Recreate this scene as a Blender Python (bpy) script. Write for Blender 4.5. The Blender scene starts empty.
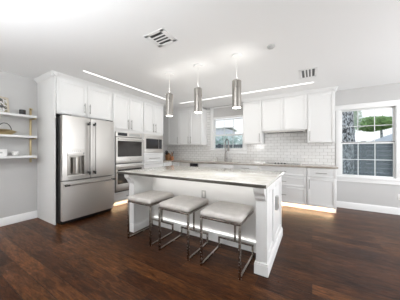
import bpy, bmesh, math, random
from mathutils import Vector, Matrix
random.seed(7)
S = bpy.context.scene
COL = S.collection
PI = math.pi

# ------------------------------------------------------------------ camera, world, light, exposure
cd = bpy.data.cameras.new('camera'); cam = bpy.data.objects.new('camera', cd); COL.objects.link(cam)
cam.location = (0, 0, 1.29); cam.rotation_euler = (PI/2, 0, math.radians(30.9))
cd.sensor_width = 36; cd.lens = 187/400*36; cd.clip_start = .05
S.camera = cam
S.view_settings.view_transform = 'Standard'; S.view_settings.look = 'None'
S.view_settings.gamma = 1; S.view_settings.use_curve_mapping = False
S.view_settings.exposure = 0.44

W = bpy.data.worlds.new('sky'); S.world = W; W.use_nodes = True
wn = W.node_tree.nodes; wl = W.node_tree.links
bg = wn['Background']; bg.inputs['Strength'].default_value = 1.15
tc = wn.new('ShaderNodeTexCoord'); sx = wn.new('ShaderNodeSeparateXYZ'); cr = wn.new('ShaderNodeValToRGB')
wl.new(tc.outputs['Generated'], sx.inputs[0]); wl.new(sx.outputs['Z'], cr.inputs[0]); wl.new(cr.outputs[0], bg.inputs[0])
cr.color_ramp.elements[0].color = (.95, .97, 1, 1); cr.color_ramp.elements[1].color = (.70, .82, 1, 1)

def area(name, loc, rot, sx_, sy_, power, col=(1, 1, 1), parent=None, spread=PI):
    l = bpy.data.lights.new(name, 'AREA'); l.shape = 'RECTANGLE'; l.size = sx_; l.size_y = sy_
    l.energy = power; l.color = col; l.spread = spread
    o = bpy.data.objects.new(name, l); COL.objects.link(o); o.location = loc; o.rotation_euler = rot
    if parent: o.parent = parent
    return o
area('daylight_right', (3.05, 2.6, 1.35), (0, PI/2, 0), 2.0, 3.6, 88, (.97, .98, 1))
area('daylight_rear', (-3.2, -3.05, 1.75), (PI/2, 0, 0), .6, .9, 26, (1, .99, .97))
area('ceiling_fill_behind_island', (-1.4, 3.85, .85), (PI, 0, 0), 2.2, .45, 7.5, (1, .99, .97))  # added lamp, out of sight behind the island, to lift the back ceiling
area('flash_bounce', (-1.5, -.8, 1.7), (PI, 0, 0), 1.8, 1.2, 110, (.93, .965, 1))

# ------------------------------------------------------------------ materials
def mat(name, col, rough=.5, metal=0, spec=.5, coat=0, emit=None, es=0):
    m = bpy.data.materials.new(name); m.use_nodes = True
    b = m.node_tree.nodes['Principled BSDF']
    b.inputs['Base Color'].default_value = (*col, 1); b.inputs['Roughness'].default_value = rough
    b.inputs['Metallic'].default_value = metal; b.inputs['Specular IOR Level'].default_value = spec
    b.inputs['Coat Weight'].default_value = coat
    if emit: b.inputs['Emission Color'].default_value = (*emit, 1); b.inputs['Emission Strength'].default_value = es
    return m
def nd(m, t, **kw):
    n = m.node_tree.nodes.new(t)
    for k, v in kw.items(): setattr(n, k, v)
    return n
def coords(m, scale=(1, 1, 1), rot=(0, 0, 0)):
    t = nd(m, 'ShaderNodeTexCoord'); mp = nd(m, 'ShaderNodeMapping')
    mp.inputs['Scale'].default_value = scale; mp.inputs['Rotation'].default_value = rot
    m.node_tree.links.new(t.outputs['Object'], mp.inputs['Vector']); return mp.outputs['Vector']
def noise(m, vec, scale, detail=4, rough=.55, dist=0):
    n = nd(m, 'ShaderNodeTexNoise'); n.inputs['Scale'].default_value = scale; n.inputs['Detail'].default_value = detail
    n.inputs['Roughness'].default_value = rough; n.inputs['Distortion'].default_value = dist
    m.node_tree.links.new(vec, n.inputs['Vector']); return n.outputs['Fac']
def ramp(m, fac, stops):
    r = nd(m, 'ShaderNodeValToRGB'); e = r.color_ramp.elements
    while len(e) < len(stops): e.new(.5)
    for q, (p, c) in zip(e, stops): q.position = p; q.color = (*c, 1)
    m.node_tree.links.new(fac, r.inputs[0]); return r.outputs[0]
def mix(m, a, b, fac, mode='MIX'):
    x = nd(m, 'ShaderNodeMix', data_type='RGBA', blend_type=mode)
    L = m.node_tree.links
    for i, v in ((6, a), (7, b)):
        if isinstance(v, tuple): x.inputs[i].default_value = (*v, 1)
        else: L.new(v, x.inputs[i])
    if isinstance(fac, (int, float)): x.inputs[0].default_value = fac
    else: L.new(fac, x.inputs[0])
    return x.outputs[2]
def bump(m, h, strength=.2, dist=.01):
    b = nd(m, 'ShaderNodeBump'); b.inputs['Strength'].default_value = strength; b.inputs['Distance'].default_value = dist
    m.node_tree.links.new(h, b.inputs['Height'])
    m.node_tree.links.new(b.outputs[0], m.node_tree.nodes['Principled BSDF'].inputs['Normal'])
def base(m, c): m.node_tree.links.new(c, m.node_tree.nodes['Principled BSDF'].inputs['Base Color'])
def rgh(m, c): m.node_tree.links.new(c, m.node_tree.nodes['Principled BSDF'].inputs['Roughness'])

M = {}
M['cab'] = mat('cabinet_paint', (.80, .80, .79), .38)
bump(M['cab'], noise(M['cab'], coords(M['cab']), 60), .02, .002)
M['trim'] = mat('trim_paint', (.82, .82, .81), .4)
bump(M['trim'], noise(M['trim'], coords(M['trim']), 40), .02, .002)
M['ceil'] = mat('ceiling_paint', (.86, .86, .855), .85)
bump(M['ceil'], noise(M['ceil'], coords(M['ceil']), 90), .06, .003)
M['wall'] = mat('wall_paint', (.56, .555, .545), .8)
bump(M['wall'], noise(M['wall'], coords(M['wall']), 90), .08, .003)
def steel(name, col, rough, scale):
    m = mat(name, col, rough, 1)
    n = noise(m, coords(m, scale), 1, 3)
    rgh(m, ramp(m, n, [(.3, (rough-.06,)*3), (.7, (rough+.08,)*3)]))
    return m
M['steel'] = steel('brushed_steel', (.60, .58, .555), .40, (400, 400, 6))
M['steelh'] = steel('brushed_steel_across', (.74, .72, .69), .46, (4, 6, 500))
M['nickel'] = steel('brushed_nickel', (.40, .38, .35), .32, (8, 8, 300))
M['pull'] = steel('dark_satin_nickel', (.30, .285, .265), .36, (60, 60, 60))
M['chrome'] = steel('stool_metal', (.42, .39, .36), .22, (60, 60, 60))
M['brass'] = steel('satin_brass', (.56, .46, .28), .34, (60, 60, 60))
M['black'] = mat('black_plastic', (.015, .015, .015), .35)
bump(M['black'], noise(M['black'], coords(M['black']), 200), .03, .001)
M['dark'] = mat('dark_grey_metal', (.06, .06, .06), .35, .6)
rgh(M['dark'], ramp(M['dark'], noise(M['dark'], coords(M['dark']), 30), [(.3, (.3,)*3), (.7, (.42,)*3)]))
M['ovenglass'] = mat('smoked_oven_glass', (.035, .03, .027), .06, 0, .6)
rgh(M['ovenglass'], ramp(M['ovenglass'], noise(M['ovenglass'], coords(M['ovenglass']), 5), [(.3, (.04,)*3), (.7, (.10,)*3)]))
M['display'] = mat('control_glass', (.03, .03, .035), .12)
rgh(M['display'], ramp(M['display'], noise(M['display'], coords(M['display']), 8), [(.3, (.08,)*3), (.7, (.16,)*3)]))
M['white'] = mat('white_glaze', (.82, .81, .79), .3)
bump(M['white'], noise(M['white'], coords(M['white']), 25), .03, .002)
M['plate'] = mat('grey_cover_plate', (.50, .50, .49), .35)
bump(M['plate'], noise(M['plate'], coords(M['plate']), 50), .02, .001)
M['seat'] = mat('pale_grey_leather', (.62, .585, .55), .55)
mv = coords(M['seat'])
base(M['seat'], ramp(M['seat'], noise(M['seat'], mv, 14, 5), [(.3, (.57, .54, .505)), (.7, (.67, .635, .60))]))
bump(M['seat'], noise(M['seat'], mv, 180, 3), .25, .002)
# wood floor: planks run along x
m = M['floor'] = mat('dark_hickory_planks', (.1, .05, .03), .33, 0, .20)
vec = coords(m)
br = nd(m, 'ShaderNodeTexBrick'); br.offset = .37; br.offset_frequency = 2; br.squash = 1.0
m.node_tree.links.new(vec, br.inputs['Vector'])
for k, v in (('Scale', 1), ('Mortar Size', .003), ('Mortar Smooth', .3), ('Bias', -.05), ('Brick Width', 1.25), ('Row Height', .150)): br.inputs[k].default_value = v
br.inputs['Color1'].default_value = (0, 0, 0, 1); br.inputs['Color2'].default_value = (1, 1, 1, 1); br.inputs['Mortar'].default_value = (.4, .4, .4, 1)
plank = ramp(m, br.outputs['Color'], [(0, (.031, .010, .0034)), (.4, (.046, .0160, .0053)), (.75, (.071, .0260, .0083)), (1, (.097, .037, .0122))])
g1 = noise(m, coords(m, (1.5, 13, 1)), 2.6, 9, .72, 1.4)
g2 = noise(m, coords(m, (1.3, 5.5, 1)), 3.4, 8, .70, .7)
g3 = noise(m, coords(m, (5, 26, 1)), 4.0, 5, .65, .6)
grain = ramp(m, g1, [(.32, (.25, .22, .20)), (.49, (1, 1, 1)), (.68, (2.1, 2.0, 1.8))])
blot = ramp(m, g2, [(.36, (.22, .19, .18)), (.47, (.85, .84, .82)), (.66, (2.0, 1.95, 1.8))])
fine = ramp(m, g3, [(.32, (.55, .53, .50)), (.5, (1, 1, 1)), (.7, (1.45, 1.4, 1.3))])
c = mix(m, plank, grain, .75, 'MULTIPLY'); c = mix(m, c, blot, .62, 'MULTIPLY'); c = mix(m, c, fine, .75, 'MULTIPLY')
c = mix(m, c, (.012, .005, .003), br.outputs['Fac'])
base(m, c)
rgh(m, ramp(m, g1, [(.3, (.40,)*3), (.7, (.26,)*3)]))
ad = nd(m, 'ShaderNodeMath', operation='ADD'); m.node_tree.links.new(g1, ad.inputs[0]); m.node_tree.links.new(g3, ad.inputs[1])
hb = nd(m, 'ShaderNodeMath', operation='SUBTRACT'); m.node_tree.links.new(ad.outputs[0], hb.inputs[0]); m.node_tree.links.new(br.outputs['Fac'], hb.inputs[1])
bump(m, hb.outputs[0], .3, .004)
# subway tile (x,z plane)
m = M['tile'] = mat('white_subway_tile', (.8, .8, .78), .12)
vec = coords(m, (1, 1, 1), (-PI/2, 0, 0))
bt = nd(m, 'ShaderNodeTexBrick'); m.node_tree.links.new(vec, bt.inputs['Vector'])
for k, v in (('Scale', 1), ('Mortar Size', .0032), ('Mortar Smooth', .2), ('Bias', 0), ('Brick Width', .155), ('Row Height', .0775)): bt.inputs[k].default_value = v
bt.inputs['Color1'].default_value = (.76, .755, .74, 1); bt.inputs['Color2'].default_value = (.82, .815, .80, 1); bt.inputs['Mortar'].default_value = (.40, .385, .36, 1)
base(m, bt.outputs['Color'])
iv = nd(m, 'ShaderNodeMath', operation='SUBTRACT'); iv.inputs[0].default_value = 1; m.node_tree.links.new(bt.outputs['Fac'], iv.inputs[1])
bump(m, iv.outputs[0], .5, .003)
# stone
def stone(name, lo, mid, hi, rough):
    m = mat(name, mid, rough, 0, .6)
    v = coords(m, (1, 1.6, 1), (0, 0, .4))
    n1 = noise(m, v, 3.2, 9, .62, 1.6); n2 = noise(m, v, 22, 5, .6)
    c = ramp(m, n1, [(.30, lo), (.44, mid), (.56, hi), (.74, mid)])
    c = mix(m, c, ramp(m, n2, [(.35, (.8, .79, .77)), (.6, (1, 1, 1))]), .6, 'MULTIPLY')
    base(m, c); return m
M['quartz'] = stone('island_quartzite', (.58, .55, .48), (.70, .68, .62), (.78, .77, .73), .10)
M['shaded_edge'] = stone('shaded_stone_edge', (.05, .045, .036), (.075, .068, .056), (.11, .10, .085), .5)  # island stone darkened: the front edge's shade is put into the colour
M['counter'] = stone('perimeter_stone', (.46, .41, .36), (.60, .55, .49), (.70, .66, .60), .15)
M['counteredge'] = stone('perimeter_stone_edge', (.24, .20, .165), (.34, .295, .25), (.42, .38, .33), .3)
m = M['glass'] = bpy.data.materials.new('window_glass'); m.use_nodes = True
nt = m.node_tree; nt.nodes.clear()
o = nt.nodes.new('ShaderNodeOutputMaterial'); tr = nt.nodes.new('ShaderNodeBsdfTransparent'); gl = nt.nodes.new('ShaderNodeBsdfGlossy'); mx = nt.nodes.new('ShaderNodeMixShader')
gl.inputs['Roughness'].default_value = .02; mx.inputs[0].default_value = .07; tr.inputs[0].default_value = (.95, .97, .97, 1)
nt.links.new(tr.outputs[0], mx.inputs[1]); nt.links.new(gl.outputs[0], mx.inputs[2]); nt.links.new(mx.outputs[0], o.inputs[0])
m = M['screen'] = bpy.data.materials.new('insect_screen'); m.use_nodes = True
nt = m.node_tree; nt.nodes.clear()
o = nt.nodes.new('ShaderNodeOutputMaterial'); tr = nt.nodes.new('ShaderNodeBsdfTransparent'); gl = nt.nodes.new('ShaderNodeBsdfDiffuse'); mx = nt.nodes.new('ShaderNodeMixShader')
gl.inputs[0].default_value = (.34, .39, .43, 1); mx.inputs[0].default_value = .30
nt.links.new(tr.outputs[0], mx.inputs[1]); nt.links.new(gl.outputs[0], mx.inputs[2]); nt.links.new(mx.outputs[0], o.inputs[0])
M['led'] = mat('led_diffuser', (.9, .9, .9), .5, emit=(1, .98, .95), es=1.0)
M['ledwarm'] = mat('warm_led', (.9, .8, .6), .5, emit=(1, .72, .42), es=6)
M['bulb'] = mat('pendant_diffuser', (.9, .9, .9), .5, emit=(1, .96, .9), es=5)
m = M['shade'] = mat('grey_shade_cloth', (.56, .55, .54), .9)
bump(m, noise(m, coords(m, (1, 1, 1)), 250), .3, .002)
m = M['fence'] = mat('blue_grey_fence_boards', (.05, .06, .07), .7)
v = coords(m, (2, 8, 12))
base(m, ramp(m, noise(m, v, 1.5, 5), [(.3, (.055, .065, .078)), (.7, (.13, .15, .17))]))
m = M['bark'] = mat('mottled_bark', (.3, .3, .3), .9)
v = coords(m, (6, 6, 2.2))
nb = noise(m, v, 5, 3, .5, 1.0)
base(m, ramp(m, nb, [(.40, (.045, .045, .05)), (.47, (.16, .16, .17)), (.54, (.85, .85, .88)), (.8, (.92, .92, .95))]))
bump(m, nb, .6, .03)
def leafmat(name, a, b):
    m = mat(name, a, .6); base(m, ramp(m, noise(m, coords(m), 4, 4), [(.35, a), (.65, b)])); return m
M['leaf'] = leafmat('bright_leaves', (.13, .26, .06), (.33, .50, .16))
M['leafp'] = leafmat('pale_leaves', (.42, .52, .36), (.65, .72, .58))
M['ivy'] = leafmat('bluish_leaves', (.40, .56, .50), (.85, .93, .89))
m = M['shingle'] = mat('pale_shingles', (.42, .43, .46), .85)
base(m, ramp(m, noise(m, coords(m, (6, 6, 6)), 3, 5), [(.3, (.42, .43, .46)), (.7, (.56, .57, .60))]))
m = M['siding'] = mat('lavender_siding', (.82, .81, .92), .8); bump(m, noise(m, coords(m, (1, 1, 30)), 2), .2, .01)
m = M['grass'] = mat('lawn', (.10, .16, .05), .9); base(m, ramp(m, noise(m, coords(m), 8), [(.3, (.07, .12, .03)), (.7, (.16, .22, .08))]))
m = M['wood'] = mat('block_wood', (.30, .15, .07), .45)
base(m, ramp(m, noise(m, coords(m, (30, 30, 3)), 2, 5), [(.3, (.20, .085, .035)), (.7, (.42, .22, .10))]))
m = M['copper'] = mat('copper', (.75, .36, .20), .3, .9); rgh(m, ramp(m, noise(m, coords(m), 30), [(.3, (.25,)*3), (.7, (.4,)*3)]))
m = M['photo'] = mat('photo_print', (.3, .3, .3), .3)
base(m, ramp(m, noise(m, coords(m, (8, 8, 8)), 1.6, 2), [(.36, (.05, .06, .08)), (.45, (.22, .20, .16)), (.52, (.8, .8, .82)), (.6, (.28, .26, .16))]))
m = M['frame'] = mat('cream_frame', (.60, .54, .44), .5); bump(m, noise(m, coords(m), 60), .1, .002)
m = M['icon'] = mat('icon_ink', (.25, .26, .27), .5); bump(m, noise(m, coords(m), 60), .02, .001)

# ------------------------------------------------------------------ mesh helpers
class MB:
    def __init__(s): s.bm = bmesh.new()
    def box(s, x0, x1, y0, y1, z0, z1, bev=0, seg=2):
        t = bmesh.new(); bmesh.ops.create_cube(t, size=1)
        for v in t.verts: v.co = Vector(((x0+x1)/2+v.co.x*(x1-x0), (y0+y1)/2+v.co.y*(y1-y0), (z0+z1)/2+v.co.z*(z1-z0)))
        if bev: bmesh.ops.bevel(t, geom=list(t.edges), offset=bev, segments=seg, affect='EDGES', profile=.5)
        s._add(t); return s
    def _add(s, t):
        bmesh.ops.recalc_face_normals(t, faces=list(t.faces))
        me = bpy.data.meshes.new('tmp'); t.to_mesh(me); t.free(); s.bm.from_mesh(me); bpy.data.meshes.remove(me)
    def cyl(s, p0, p1, r0, r1=None, n=24, cap=True, bev=0):
        p0, p1 = Vector(p0), Vector(p1); r1 = r0 if r1 is None else r1; t = bmesh.new()
        d = p1-p0
        bmesh.ops.create_cone(t, cap_ends=cap, segments=n, radius1=r0, radius2=r1, depth=d.length)
        if bev: bmesh.ops.bevel(t, geom=[e for e in t.edges if len([f for f in e.link_faces if len(f.verts) > 4])], offset=bev, segments=2, affect='EDGES')
        q = d.to_track_quat('Z', 'Y').to_matrix().to_4x4(); q.translation = (p0+p1)/2
        bmesh.ops.transform(t, matrix=q, verts=t.verts); s._add(t); return s
    def tube(s, pts, r, n=10, closed=False):
        pts = [Vector(p) for p in pts]; t = bmesh.new(); rings = []
        N = len(pts); up = None
        for i, p in enumerate(pts):
            a = pts[i-1] if (i or closed) else p; b = pts[(i+1) % N] if (i < N-1 or closed) else p
            d = (b-a).normalized()
            if up is None: up = Vector((0, 0, 1)) if abs(d.z) < .9 else Vector((1, 0, 0))
            x = d.cross(up).normalized(); up = x.cross(d).normalized()
            rr = r[i] if isinstance(r, (list, tuple)) else r
            rings.append([t.verts.new(p+x*math.cos(2*PI*k/n)*rr+up*math.sin(2*PI*k/n)*rr) for k in range(n)])
        for i in range(N if closed else N-1):
            A, B = rings[i], rings[(i+1) % N]
            for k in range(n): t.faces.new((A[k], A[(k+1) % n], B[(k+1) % n], B[k]))
        if not closed: t.faces.new(rings[0]); t.faces.new(rings[-1][::-1])
        s._add(t); return s
    def lathe(s, prof, c=(0, 0, 0), n=28):
        t = bmesh.new(); rings = []
        for r, z in prof: rings.append([t.verts.new((c[0]+max(r, 1e-4)*math.cos(2*PI*k/n), c[1]+max(r, 1e-4)*math.sin(2*PI*k/n), c[2]+z)) for k in range(n)])
        for A, B in zip(rings, rings[1:]):
            for k in range(n): t.faces.new((A[k], A[(k+1) % n], B[(k+1) % n], B[k]))
        t.faces.new(rings[0][::-1]); t.faces.new(rings[-1]); s._add(t); return s
    def prism(s, poly, axis, a, b, bev=0):
        """poly: 2D outline in the other two axes (x->(y,z), y->(x,z), z->(x,y))"""
        t = bmesh.new()
        def P(u, v, w): return {'x': (w, u, v), 'y': (u, w, v), 'z': (u, v, w)}[axis]
        A = [t.verts.new(P(u, v, a)) for u, v in poly]; B = [t.verts.new(P(u, v, b)) for u, v in poly]
        t.faces.new(A); t.faces.new(B[::-1]); n = len(poly)
        for k in range(n): t.faces.new((A[k], B[k], B[(k+1) % n], A[(k+1) % n]))
        if bev: bmesh.ops.bevel(t, geom=list(t.edges), offset=bev, segments=1, affect='EDGES')
        s._add(t); return s
    def build(s, name, material, parent=None, angle=35, loc=None):
        me = bpy.data.meshes.new(name)
        if parent is not None:
            r = parent
            while r.parent: r = r.parent
            off = r.location.copy()
        else: off = Vector(loc) if loc else Vector((0, 0, 0))
        bmesh.ops.translate(s.bm, vec=-off, verts=s.bm.verts)
        s.bm.to_mesh(me); s.bm.free()
        me.materials.append(material); me.shade_smooth(); me.set_sharp_from_angle(angle=math.radians(angle))
        ob = bpy.data.objects.new(name, me); COL.objects.link(ob)
        if parent is not None: ob.parent = parent
        elif loc: ob.location = loc
        return ob
def tag(o, label, cat, group=None):
    o['label'] = label; o['category'] = cat
    if group: o['group'] = group
    return o
def thing(name, label, cat, loc=(0, 0, 0), group=None):
    o = bpy.data.objects.new(name, None); COL.objects.link(o); o.location = loc; o.empty_display_size = .1
    return tag(o, label, cat, group)
def struct(o): o['kind'] = 'structure'; return o
def sempty(name, loc=(0, 0, 0)):
    o = bpy.data.objects.new(name, None); COL.objects.link(o); o.location = loc; o.empty_display_size = .1
    return struct(o)
def dup(root, loc, label):
    def cp(o, par):
        c = o.copy(); COL.objects.link(c)
        if par is not None: c.parent = par
        for ch in o.children: cp(ch, c)
        return c
    r = cp(root, None); r.location = loc; r['label'] = label; return r

# face-mapped boxes: 'x' faces +x with plane x=F (u=y); 'y' faces -y with plane y=F (u=x); w = outwards
def fb(mb, face, F, u0, u1, z0, z1, w0, w1, bev=0):
    if face == 'x': mb.box(F+w0, F+w1, u0, u1, z0, z1, bev)
    else: mb.box(u0, u1, F-w1, F-w0, z0, z1, bev)
    return mb
def fp(face, F, u, z, w): return (F+w, u, z) if face == 'x' else (u, F-w, z)
def shaker(face, F, u0, u1, z0, z1, rail=.058, t=.02, w0=.002):
    mb = MB()
    fb(mb, face, F, u0+.01, u1-.01, z0+.01, z1-.01, w0, w0+t-.009)
    for a, b in ((u0, u0+rail), (u1-rail, u1)): fb(mb, face, F, a, b, z0, z1, w0, w0+t, .0025)
    for a, b in ((z0, z0+rail), (z1-rail, z1)): fb(mb, face, F, u0+rail-.001, u1-rail+.001, a, b, w0, w0+t-.0004, .002)
    return mb
def slab(face, F, u0, u1, z0, z1, t=.02, w0=.002):
    return fb(MB(), face, F, u0, u1, z0, z1, w0, w0+t, .003)
def pull(face, F, u, z, L, vertical, w0=.022, r=.006, out=.032):
    mb = MB(); h = L/2
    if vertical: A, B = (u, z-h), (u, z+h)
    else: A, B = (u-h, z), (u+h, z)
    mb.cyl(fp(face, F, A[0], A[1], w0+out), fp(face, F, B[0], B[1], w0+out), r, n=12, bev=.0015)
    for k in (.15, .85):
        uu = A[0]+(B[0]-A[0])*k; zz = A[1]+(B[1]-A[1])*k
        mb.cyl(fp(face, F, uu, zz, w0), fp(face, F, uu, zz, w0+out), r*.85, n=10)
    return mb
def door(root, face, F, u0, u1, z0, z1, hu=None, hz=None, hl=.2, name='door', vertical=True):
    d = shaker(face, F, u0, u1, z0, z1).build(name, M['cab'], root)
    if hu is not None: pull(face, F, hu, hz, hl, vertical).build('handle', M['pull'], d)
    return d
def drawer(root, face, F, u0, u1, z0, z1, hl=.2, pz=None):
    mk = shaker(face, F, u0, u1, z0, z1, .045) if z1-z0 > .15 else slab(face, F, u0, u1, z0, z1)
    d = mk.build('drawer', M['cab'], root)
    pull(face, F, (u0+u1)/2, pz or (z0+z1)/2, hl, False).build('handle', M['pull'], d)
    return d

# ------------------------------------------------------------------ room shell
XL, YB, ZC = -4.51, 5.23, 2.63
XR, YR = 3.2, -3.2
struct(MB().box(XL-.15, XR+.15, YR-.15, YB+.15, -.12, 0).build('floor', M['floor']))
struct(MB().box(XL-.15, XR+.15, YR-.15, YB+.15, ZC, ZC+.12).build('ceiling', M['ceil']))
struct(MB().box(XL-.15, XL, YR, YB, 0, ZC).build('wall_left', M['wall']))
# back wall with two openings
S1 = (-2.64, -1.68, 1.30, 2.58)     # sink window opening
S2 = (.55, 1.455, .70, 2.19)        # right window opening
wb = MB()
for a in ((XL-.15, S1[0], 0, ZC), (S1[0], S1[1], 0, S1[2]), (S1[0], S1[1], S1[3], ZC), (S1[1], S2[0], 0, ZC),
          (S2[0], S2[1], 0, S2[2]), (S2[0], S2[1], S2[3], ZC), (S2[1], XR+.15, 0, ZC)):
    wb.box(a[0], a[1], YB, YB+.15, a[2], a[3])
struct(wb.build('wall_back', M['wall']))
# right and rear walls with wide daylight openings behind the camera's field
wr = MB()
for y0, y1, z0, z1 in ((YR, 1.1, 0, ZC), (1.1, 4.7, 0, .3), (1.1, 4.7, 2.4, ZC), (4.7, YB, 0, ZC)): wr.box(XR, XR+.15, y0, y1, z0, z1)
struct(wr.build('wall_right', M['wall']))
wr = MB()
for x0, x1, z0, z1 in ((XL, -3.7, 0, ZC), (-3.7, -2.7, 0, 1.1), (-3.7, -2.7, 2.3, ZC), (-2.7, XR, 0, ZC)): wr.box(x0, x1, YR-.15, YR, z0, z1)
struct(wr.build('wall_rear', M['wall']))
def bboard(name, axis, a, b, F, sgn):
    prof = [(F, 0), (F+sgn*.016, 0), (F+sgn*.016, .115), (F+sgn*.010, .130), (F+sgn*.007, .138), (F, .138)]
    return struct(MB().prism(prof, axis, a, b).build(name, M['trim']))
bboard('baseboard_left', 'y', YR, 1.468, XL, 1)
bboard('baseboard_back', 'x', .425, XR, YB, -1)
bboard('baseboard_right', 'y', YR, YB-.016, XR, -1)
# tile behind the worktop
bk = MB()
bk.box(XL, S1[0]-.11, YB-.012, YB, .95, 1.46); bk.box(S1[0]-.11, S1[1]+.10, YB-.012, YB, .95, 1.255)
bk.box(S1[1]+.10, .448, YB-.012, YB, .95, 1.46); bk.box(-1.09, -.09, YB-.012, YB, 1.46, 1.80)
bk.box(-2.86, S1[0]-.11, YB-.012, YB, 1.46, 2.56)
struct(bk.build('trim_1', M['tile']))

# ------------------------------------------------------------------ windows
def window(name, op, head, sash, rows, sill, screen, casing=.10):
    x0, x1, z0, z1 = op
    r = sempty(name, ((x0+x1)/2, YB, z0))
    c = MB()
    c.box(x0-casing, x0+.012, YB-.022, YB+.10, z0-.05, z1+.012, .004); c.box(x1-.012, x1+casing, YB-.022, YB+.10, z0-.05, z1+.012, .004)
    c.box(x0-casing-.01, x1+casing+.01, YB-.026, YB+.10, z1-.012, z1+head, .004)
    c.build('window_casing', M['trim'], r)
    s = MB(); s.box(x0-casing-.02, x1+casing+.02, YB-.05, YB+.10, z0-.03, z0+.012, .006)
    s.box(x0-casing, x1+casing, YB-.02, YB-.002, z0-.11, z0-.028, .003)
    s.build('window_sill', M['trim'], r)
    zt = sash[1]; zm = sash[0]
    for k, (a, b, yy) in enumerate(((zm, zt, YB+.075), (z0+.012, zm+.012, YB+.045))):
        f = MB(); t = .028
        f.box(x0+.012, x0+.012+t, yy-.016, yy+.016, a, b, .003); f.box(x1-.012-t, x1-.012, yy-.016, yy+.016, a, b, .003)
        f.box(x0+.012, x1-.012, yy-.015, yy+.015, a, a+t+.004, .003); f.box(x0+.012, x1-.012, yy-.015, yy+.015, b-t, b, .003)
        fr = f.build('sash', M['trim'], r)
        mu = MB()
        for j in (1, 2):
            xm = x0+.04+(x1-x0-.08)*j/3; mu.box(xm-.0055, xm+.0055, yy-.010, yy+.010, a+t, b-t)
        if rows[k]:
            mu.box(x0+.04, x1-.04, yy-.010, yy+.010, (a+b)/2-.0055, (a+b)/2+.0055)
        mu.build('muntin', M['trim'], fr)
        MB().box(x0+.03, x1-.03, yy-.003, yy+.003, a+.02, b-.02).build('pane', M['glass'], fr)
    if screen: MB().box(x0+.02, x1-.02, YB+.098, YB+.100, z0+.02, zm).build('insect_screen', M['screen'], r); MB().box(x0+.012, x1-.012, YB+.046, YB+.0585, zm+.012, zm+.024).build('sash_shadow_line', M['dark'], r)  # dark strip painted in as the shadow line above the lower sash
    return r
window('window_1', S1, .03, (1.735, 2.235), (True, False), True, False, .095)
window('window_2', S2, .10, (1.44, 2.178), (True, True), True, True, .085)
# cloth shade folded up in the head of the sink window
sh = thing('roman_shade', 'folded grey cloth roman shade at the head of the sink window', 'window shade', (-2.16, 5.21, 2.24))
p = [(5.225, 2.60), (5.205, 2.60), (5.203, 2.52), (5.196, 2.515), (5.200, 2.43), (5.192, 2.425), (5.197, 2.35), (5.188, 2.345), (5.194, 2.295), (5.225, 2.295)]
MB().prism(p, 'x', S1[0]+.018, S1[1]-.018).build('cloth', M['shade'], sh)
MB().box(S1[0]+.016, S1[1]-.016, 5.190, 5.225, 2.235, 2.295, .004).build('bottom_rail', M['trim'], sh)

# ------------------------------------------------------------------ crown trim over the cabinets
def crown(name, pieces):
    mb = MB()
    for f in pieces: f(mb)
    return struct(mb.build(name, M['cab']))
def prof(F, s): return [(F-s*.03, 2.563), (F+s*.006, 2.563), (F+s*.010, 2.578), (F+s*.030, 2.600), (F+s*.050, 2.618), (F+s*.052, ZC), (F-s*.03, ZC)]
XF = -3.80
crown('trim_2', [lambda b: b.prism(prof(XF, 1), 'y', 1.42, 4.205), lambda b: b.prism(prof(1.47, -1), 'x', XL, XF+.05)])
YU = 4.90
crown('trim_3', [lambda b: b.prism(prof(YU, -1), 'x', -4.50, -2.855)])
crown('trim_4', [lambda b: b.prism(prof(YU, -1), 'x', -1.595, .43), lambda b: b.prism(prof(.425, 1), 'y', 4.86, YB)])

# ------------------------------------------------------------------ fridge enclosure, fridge
r = thing('refrigerator_cabinet', 'tall white two-door cabinet surround enclosing the refrigerator', 'cabinet', (-4.15, 2.0, 0))
sp = MB().box(XL+.001, XF+.012, 1.47, 1.492, 0, 2.563, .002)
sp.build('side_panel', M['cab'], r)
MB().box(XL+.001, XF+.005, 2.532, 2.552, 0, 2.563, .002).build('side_panel', M['cab'], r)
MB().box(XL+.01, XF, 1.492, 2.532, 1.925, 2.563).build('body', M['cab'], r)
door(r, 'x', XF, 1.498, 2.006, 1.937, 2.548, 1.955, 2.09, .19)
door(r, 'x', XF, 2.012, 2.527, 1.937, 2.548, 2.055, 2.09, .19)

FX = -3.60
r = thing('refrigerator', 'stainless steel french door refrigerator with water dispenser', 'refrigerator', (-4.05, 1.97, 0))
y0, y1, ym = 1.515, 2.475, 1.985
MB().box(-4.45, -3.69, y0+.004, y1-.004, .03, 1.87, .004).build('body', M['dark'], r)
def fdoor(a, b, z0, z1, bow=.012, hole=None):
    # gently bowed front face, thickness 0.075
    mb = MB(); poly = [(FX-.078, a), (FX-.078, b)]
    N = 10
    for k in range(N+1):
        v = b+(a-b)*k/N; q = (2*k/N-1); poly.append((FX-bow*abs(q)**3, v))
    if hole is None: mb.prism(poly, 'z', z0, z1, .002); return mb
    h0, h1, hz0, hz1 = hole
    mb.prism(poly, 'z', z0, hz0); mb.prism(poly, 'z', hz1, z1)
    for c0, c1 in ((a, h0), (h1, b)):
        pp = [(FX-.078, c0), (FX-.078, c1)]
        for k in range(7):
            v = c1+(c0-c1)*k/6; q = 2*(b-v)/(b-a)-1; pp.append((FX-bow*abs(q)**3, v))
        mb.prism(pp, 'z', hz0, hz1)
    return mb
d1 = fdoor(y0, ym-.004, .765, 1.885, hole=(1.585, 1.872, .84, 1.20)).build('door', M['steel'], r, 20)
d2 = fdoor(ym+.004, y1, .765, 1.885).build('door', M['steel'], r, 20)
dr = fdoor(y0, y1, .075, .748).build('freezer_drawer', M['steelh'], r, 20)
MB().box(-4.3, -3.70, y0+.02, y1-.02, .0, .07).build('base_grille', M['black'], r)
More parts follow.
